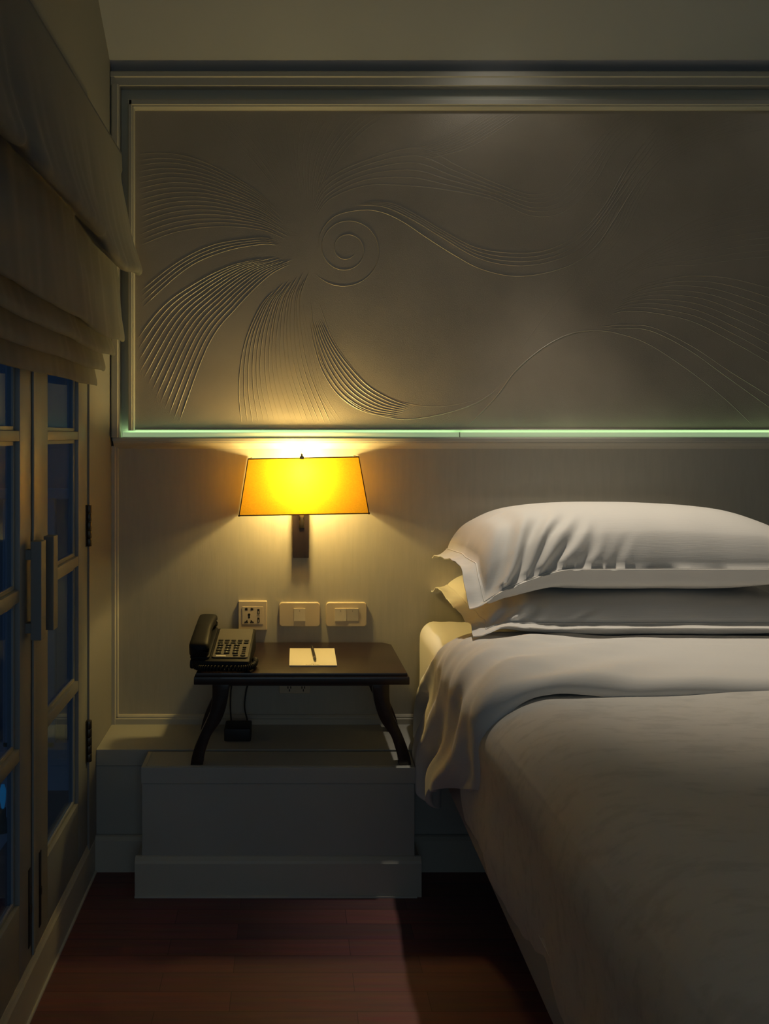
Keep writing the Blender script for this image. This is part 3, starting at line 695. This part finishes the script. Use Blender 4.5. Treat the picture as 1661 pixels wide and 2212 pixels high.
# coiled cord running from the handset along the front and up the right side
path = spline([(-.066, y0+.006, .018), (-.060, y0-.012, .012), (-.04, y0-.016, .0105), (0, y0-.018, .0105), (.05, y0-.017, .0105), (.078, y0-.012, .012), (.090, y0+.008, .014), (.092, y0+.035, .017), (.087, y0+.055, .014)], 500)
co = []; ang = 0
for i, p in enumerate(path):
    t_ = (path[min(i+1, 500)]-path[max(i-1, 0)]).normalized(); s1 = t_.cross(Vector((0, 0, 1))).normalized(); s2 = s1.cross(t_)
    ang = i/500*2*math.pi*38; co.append(p+(s1*math.cos(ang)+s2*math.sin(ang))*.0062)
lbuild(MB().tube(co, .0019, 6), 'coiled_cord', 'phone', ph, 60)

# ------------------------------------------------------------------ bed
BX0, BX1, BYH, BYF = .375, 2.15, -.035, -2.08
ZM = .652                                    # top of the mattress
bb = thing('bed_base', ((BX0+BX1)/2, -1.1, 0), 'low grey fabric bed base under the mattress, raised on a recessed plinth', 'bed base')
MB().box(BX0+.005, BX1-.005, BYF, LEDGE_Y-.02, .335, .435, .008, 3).build('divan', 'bedbase', bb, 40)
MB().box(BX0+.005, BX1-.005, LEDGE_Y-.02, BYH, LEDGE_Z+.004, .435, .008, 3).build('head_section', 'bedbase', bb, 40)
MB().box(BX0+.22, BX1-.2, BYF+.25, LEDGE_Y-.25, 0, .336).build('plinth', 'black', bb)

mt = MB()
def mattress(u, v):
    # u round the section in x-z (left bottom -> top -> right bottom), v along y
    r_ = .045; w = BX1-BX0; h = ZM-.437
    L1 = h-r_; arc = math.pi/2*r_; L2 = w-2*r_; tot = 2*(L1+arc)+L2; s = u*tot
    if u < .5: pass
    if s < L1: x, z, nx, nz = BX0, .437+s, -1, 0
    elif s < L1+arc: a_ = (s-L1)/r_; x, z, nx, nz = BX0+r_-r_*math.cos(a_), .437+L1+r_*math.sin(a_), -math.cos(a_), math.sin(a_)
    elif s < L1+arc+L2: x, z, nx, nz = BX0+r_+(s-L1-arc), ZM, 0, 1
    elif s < L1+2*arc+L2: a_ = (s-L1-arc-L2)/r_; x, z, nx, nz = BX1-r_+r_*math.sin(a_), ZM-r_+r_*math.cos(a_), math.sin(a_), math.cos(a_)
    else: x, z, nx, nz = BX1, ZM-r_-(s-L1-2*arc-L2), 1, 0
    y = BYH+(BYF-BYH)*v
    e_ = min(v, 1-v)*abs(BYF-BYH); k_ = .0 if e_ > .04 else (.04-math.sqrt(max(0, .04**2-(.04-e_)**2)))
    d = .004*noise.noise((x*6, y*6, z*6))+.0025*noise.noise((x*25, y*9, z*9))
    return (x-nx*k_+nx*d, y, z-nz*k_+nz*d)
us = []
def warp(u): # denser sampling near the left edge
    return u**1.7
mt.grid(lambda u, v: mattress(warp(u), v**1.3), 130, 110)
n0 = len(mt.v)
mt.add([mattress(warp(i/129), 0) for i in range(130)], [tuple(range(130))]); mt.add([mattress(warp(i/129), 1) for i in range(130)], [tuple(range(130))])
mt.add([(BX0, BYH-.04, .437), (BX1, BYH-.04, .437), (BX1, BYF+.04, .437), (BX0, BYF+.04, .437)], [(0, 1, 2, 3)])
tag(mt.build('mattress', 'sheet', None, 50), 'thick mattress in a white fitted sheet, its lit corner showing beside the pillows', 'mattress')

# duvet: profile across the bed, run along its length
ZD = .700
def dprof(t, drop):
    """t 0..1: 0 = right side of the bed, 1 = hem on the left side"""
    if t < .34: u = t/.34; return (1.95+(.62-1.95)*u, ZD+.004, 0, 1)
    t = (t-.34)/.66; r_ = .135; Lt = .62-(.362+r_); arc = math.pi/2*r_; Ls = (ZD-r_)-drop; tot = Lt+arc+Ls; s = t*tot
    if s < Lt: return (.62-s, ZD+.004, 0, 1)
    if s < Lt+arc: a_ = (s-Lt)/r_; return (.362+r_-r_*math.sin(a_), ZD+.004-r_*.80*(1-math.cos(a_)), -math.sin(a_), math.cos(a_))
    q_ = (s-Lt-arc)/Ls; return (.362+.020*q_**2+.004*math.sin(q_*6), ZD+.004-r_*.80-(ZD+.004-r_*.80-drop)*q_, -1, 0)
def duvet_fn(u, v):
    y = -.46+(-2.14+.46)*v
    drop = .365+.012*noise.noise((y*3, 1, 5))
    x, z, nx, nz = dprof(u, drop)
    flat = sstep(.45, 1.0, x)
    side = sstep(.50, .40, x)
    hang = sstep(.62, .40, z)
    bed = sstep(-.40, -1.1, y)
    xs = x+ .035*sstep(-.9, -1.9, y)*0
    d = .010*noise.noise((x*2.2, y*2.2, 2))+.0045*noise.noise((x*7, y*5, 9))
    d += hang*(.010*noise.noise((y*9+z*2.5, z*1.5, 4))+.004*noise.noise((y*22+z*5, z*3, 7)))
    d += side*.006*noise.noise((y*6, z*6, 11))
    d += .0008*math.exp(-((z-.655-.012*math.sin(y*2)) / .0035)**2)*(1 if x < .5 else 0)*sstep(-.9, -1.15, y)   # seam
    # long shallow fold lines on the side
    return (xs+nx*d, y, z+nz*d*.8+.006*math.sin(x*3+y*1.5)*flat)
du = thing('duvet', ((BX0+BX1)/2, -1.3, .36), 'white duvet spread over the bed with its head end turned down', 'duvet')
dv = MB().grid(duvet_fn, 190, 170)
dm = dv.build('duvet_body', 'duvet', du, 60)
s2 = dm.modifiers.new('thickness', 'SOLIDIFY'); s2.thickness = .012; s2.offset = -1

# turned-down head end, falling in diagonal folds over the left side
def hem_z(v):
    k = [(0, .35), (.25, .29), (.5, .255), (.75, .35), (1.001, .50)]
    for (a, p), (b, q) in zip(k, k[1:]):
        if v <= b: return p+(q-p)*sstep(a, b, v)
def flap(u, v):
    """v: 0 pillow side .. 1 front hem; u: 0 right .. 1 hem hanging on the left side"""
    r_ = .11; thick = .031
    if u < .38:
        x = 1.95+(.52-1.95)*(u/.38); zz = ZD+thick; nx, nz = 0, 1; down = 0; s = 0
    else:
        t = (u-.38)/.62; xe = .352; Lt = .52-(xe+r_); arc = math.pi/2*r_; hem = hem_z(v)
        Ls = (ZD+thick-r_)-hem; tot = Lt+arc+Ls; s = t*tot
        if s < Lt: x, zz, nx, nz, down = .52-s, ZD+thick, 0, 1, 0
        elif s < Lt+arc: a_ = (s-Lt)/r_; x, zz, nx, nz, down = xe+r_-r_*math.sin(a_), ZD+thick-r_*(1-math.cos(a_)), -math.sin(a_), math.cos(a_), (s-Lt)/tot
        else: x, zz, nx, nz, down = xe, ZD+thick-r_-(s-Lt-arc), -1, 0, (s-Lt)/tot
    q_ = sstep(0, 1, down)
    k1 = sstep(ZD+thick+.001, .34, zz)
    yb = -.445+.33*k1**.8-.02*sstep(.9, .5, x); yf = -.938-.012*math.sin(x*5)+.03*k1+.27*k1**4
    y = yb+(yf-yb)*v
    # rounded roll at the front hem and a soft start under the pillows
    roll = 0
    if v > .93: a_ = (v-.93)/.07; roll = -.032*(1-math.sqrt(max(0, 1-a_**2)))
    if v < .05: roll -= .010*(1-v/.05)
    # folds that run down and back along the hanging side
    fd = k1**.7
    ph_ = v*math.pi*2
    d = fd*(.015*math.sin(ph_*2.6+.6+2.0*k1)+.008*math.sin(ph_*5.3+1.7-1.4*k1)+.006*noise.noise((v*9, k1*3, 6)))
    d += sstep(.95, .45, x)*(1-fd)*sstep(0, .3, v)*(.006*math.sin(ph_*3.1+x*26)+.004*noise.noise((x*14, y*14, 3)))
    d += .004*noise.noise((x*3.4, y*6, 12))+.003*noise.noise((x*5, y*18, 14))
    zz -= .014*sstep(.35, 0, v)*(1-k1)
    # fine parallel creases on the top from folding
    d += .0012*math.sin(y*120+.6*math.sin(x*6))*(1-fd)*sstep(.75, .3, v)
    return (x+nx*(d+roll)-.016*k1*math.sin(v*3.1), y, zz+nz*(d+roll)+.006*math.sin(x*4)*(1-k1))
fl = MB().grid(flap, 210, 130)
fo = fl.build('turned_down_end', 'sheet', du, 65)
s3 = fo.modifiers.new('thickness', 'SOLIDIFY'); s3.thickness = .016; s3.offset = -1

# ------------------------------------------------------------------ pillows
def pillow(name, label, cx, cy, zmid, hw, hd, up, dn, flg, fy, creases, seed, droopL=.03, droopF=.03, tipB=0, wav=.012, rz=0, tipF=.03):
    t = thing(name, (cx, cy, zmid-dn), label, 'pillow', 'pillows stacked at the head of the bed', )
    nu, nv = 190, 130
    def base(x, y, side):
        # x,y in pillow space; side +1 top, -1 bottom
        ax, ay = min(1, abs(x)/hw), min(1, abs(y)/hd)
        q_ = (1-ax**3.2)**.50*(1-ay**2.6)**.52 if ax < 1 and ay < 1 else 0
        h = up*q_ if side > 0 else dn*q_**.55
        # flange region
        ox, oy = max(0, abs(x)-hw), max(0, abs(y)-hd); z = 0
        lx_ = 1 if x < 0 else .8
        fl_ = max(sstep(0, flg, ox), .45*sstep(0, fy, oy)*sstep(-.1, -hw, x))
        if x < 0: z -= droopL*sstep(-hw+.05, -hw-flg, x)
        else: z -= droopL*sstep(hw-.05, hw+flg, x)
        z -= droopF*sstep(hd-.04, hd+fy, abs(y))
        z -= tipF*sstep(-.20, -hw-flg, x)*sstep(-hd+.12, -hd-fy, y)
        z += wav*fl_*(noise.noise((x*9+seed, y*9, seed))*1.3+.5*noise.noise((x*26, y*26, seed+3)))
        z += tipB*sstep(-hw+.04, -hw-flg, x)*sstep(0, hd, y)
        wr = 0
        if y < 0:
            for (x0_, dx_, qm_, w_, d_) in creases:
                if q_ >= qm_: continue
                tt = (x-x0_-dx_*q_-.012*math.sin(q_*4+x0_*30))/w_
                if abs(tt) < 4:
                    f_ = (1-q_/qm_); f_ = f_*f_*(3-2*f_); f_ = f_**.6*sstep(.0, .12, q_+.05)
                    wr += d_*f_*(-math.exp(-tt*tt)+.75*math.exp(-(tt-1.7)**2)+.45*math.exp(-(tt+1.7)**2))
        edge = 1-q_
        soft = .010*noise.noise((x*4, y*4, seed+9))+ .006*noise.noise((x*9, y*9, seed+1))*edge
        return z+side*h+(wr+soft if side > 0 else .4*soft)*min(1, .10+q_*1.5 if ax < 1 and ay < 1 else .10), h, wr
    def P(u, v, side):
        x = (u*2-1)*(hw+flg); y = (v*2-1)*(hd+fy)
        # rounded, slightly pinched outline
        pin = 1-.035*(1-abs(u*2-1)**2)*abs(v*2-1)**3; pix = 1-.012*(1-abs(v*2-1)**2)*abs(u*2-1)**3
        z, h, wr = base(x, y, side)
        xx = x*pix+.006*noise.noise((y*12, seed, 0)); yy = y*pin+.006*noise.noise((x*12, seed, 4))
        if side > 0 and y < 0: yy -= 1.0*wr*sstep(-hd*.35, -hd*.8, y)
        return (cx+xx*math.cos(rz)-yy*math.sin(rz), cy+xx*math.sin(rz)+yy*math.cos(rz), zmid+z+side*.0012)
    def rs(t_):  # finer sampling at both ends
        return .5-.5*math.cos(math.pi*t_)*(.55)-.45*(.5-t_)
    rsn = lambda t_: (t_*.55+.45*(.5-.5*math.cos(math.pi*t_)))
    mb = MB(); vs = []; fs = []
    for side in (1, -1):
        k0 = len(vs); vs += [P(rsn(i/(nu-1)), rsn(j/(nv-1)), side) for j in range(nv) for i in range(nu)]
        fs += [(k0+j*nu+i, k0+j*nu+i+1, k0+(j+1)*nu+i+1, k0+(j+1)*nu+i) for j in range(nv-1) for i in range(nu-1)]
    K = nu*nv; ring = [i for i in range(nu)]+[j*nu+nu-1 for j in range(1, nv)]+[(nv-1)*nu+i for i in range(nu-2, -1, -1)]+[j*nu for j in range(nv-2, 0, -1)]
    for a_, b_ in zip(ring, ring[1:]+ring[:1]): fs.append((a_, b_, K+b_, K+a_))
    mb.add(vs, fs); mb.build('pillowcase', 'pillow', t, 75)
    # stitched hem line around the flange
    st = []
    for k in range(160):
        a_ = k/160*4; 
        e_ = .10*0+ (flg*.12)
        X2, Y2 = hw+e_, hd+e_
        s_ = a_-int(a_); seg_ = int(a_)
        x, y = ((-1+2*s_)*X2, -Y2) if seg_ == 0 else (X2, (-1+2*s_)*Y2) if seg_ == 1 else ((1-2*s_)*X2, Y2) if seg_ == 2 else (-X2, (1-2*s_)*Y2)
        u_, v_ = (x/(hw+flg)+1)/2, (y/(hd+fy)+1)/2; p = P(u_, v_, 1); st.append((p[0], p[1], p[2]+.0006))
    MB().tube(st+st[:1], .0011, 5, False).build('hem_stitching', 'sheet', t, 60)
    return t
# folds on the front of each pillow: start x, slant, height they fade at, half width, depth
cr1 = [(-.405, .13, .97, .017, .013), (-.352, .15, .99, .016, .016), (-.300, .13, .93, .013, .010), (-.250, .11, .85, .013, .008), (-.195, .10, .75, .012, .005), (-.10, .10, .60, .012, .003)]
cr2 = [(-.40, .12, .9, .018, .010), (-.33, .12, .7, .015, .006), (-.22, .12, .6, .015, .003)]
pillow('pillow', 'white pillow with a wide flange, lying under the other pillow on the mattress', .865, -.295, .770, .405, .268, .040, .062, .038, .026, cr2, 21, .026, .022, .004, .010, tipF=-.006)
pillow('pillow', 'plump white pillow with creased flanged edge, on top of the stack', .862, -.290, .893, .402, .252, .120, .084, .042, .010, cr1, 5, .030, .016, -.020, .008, tipF=.062)
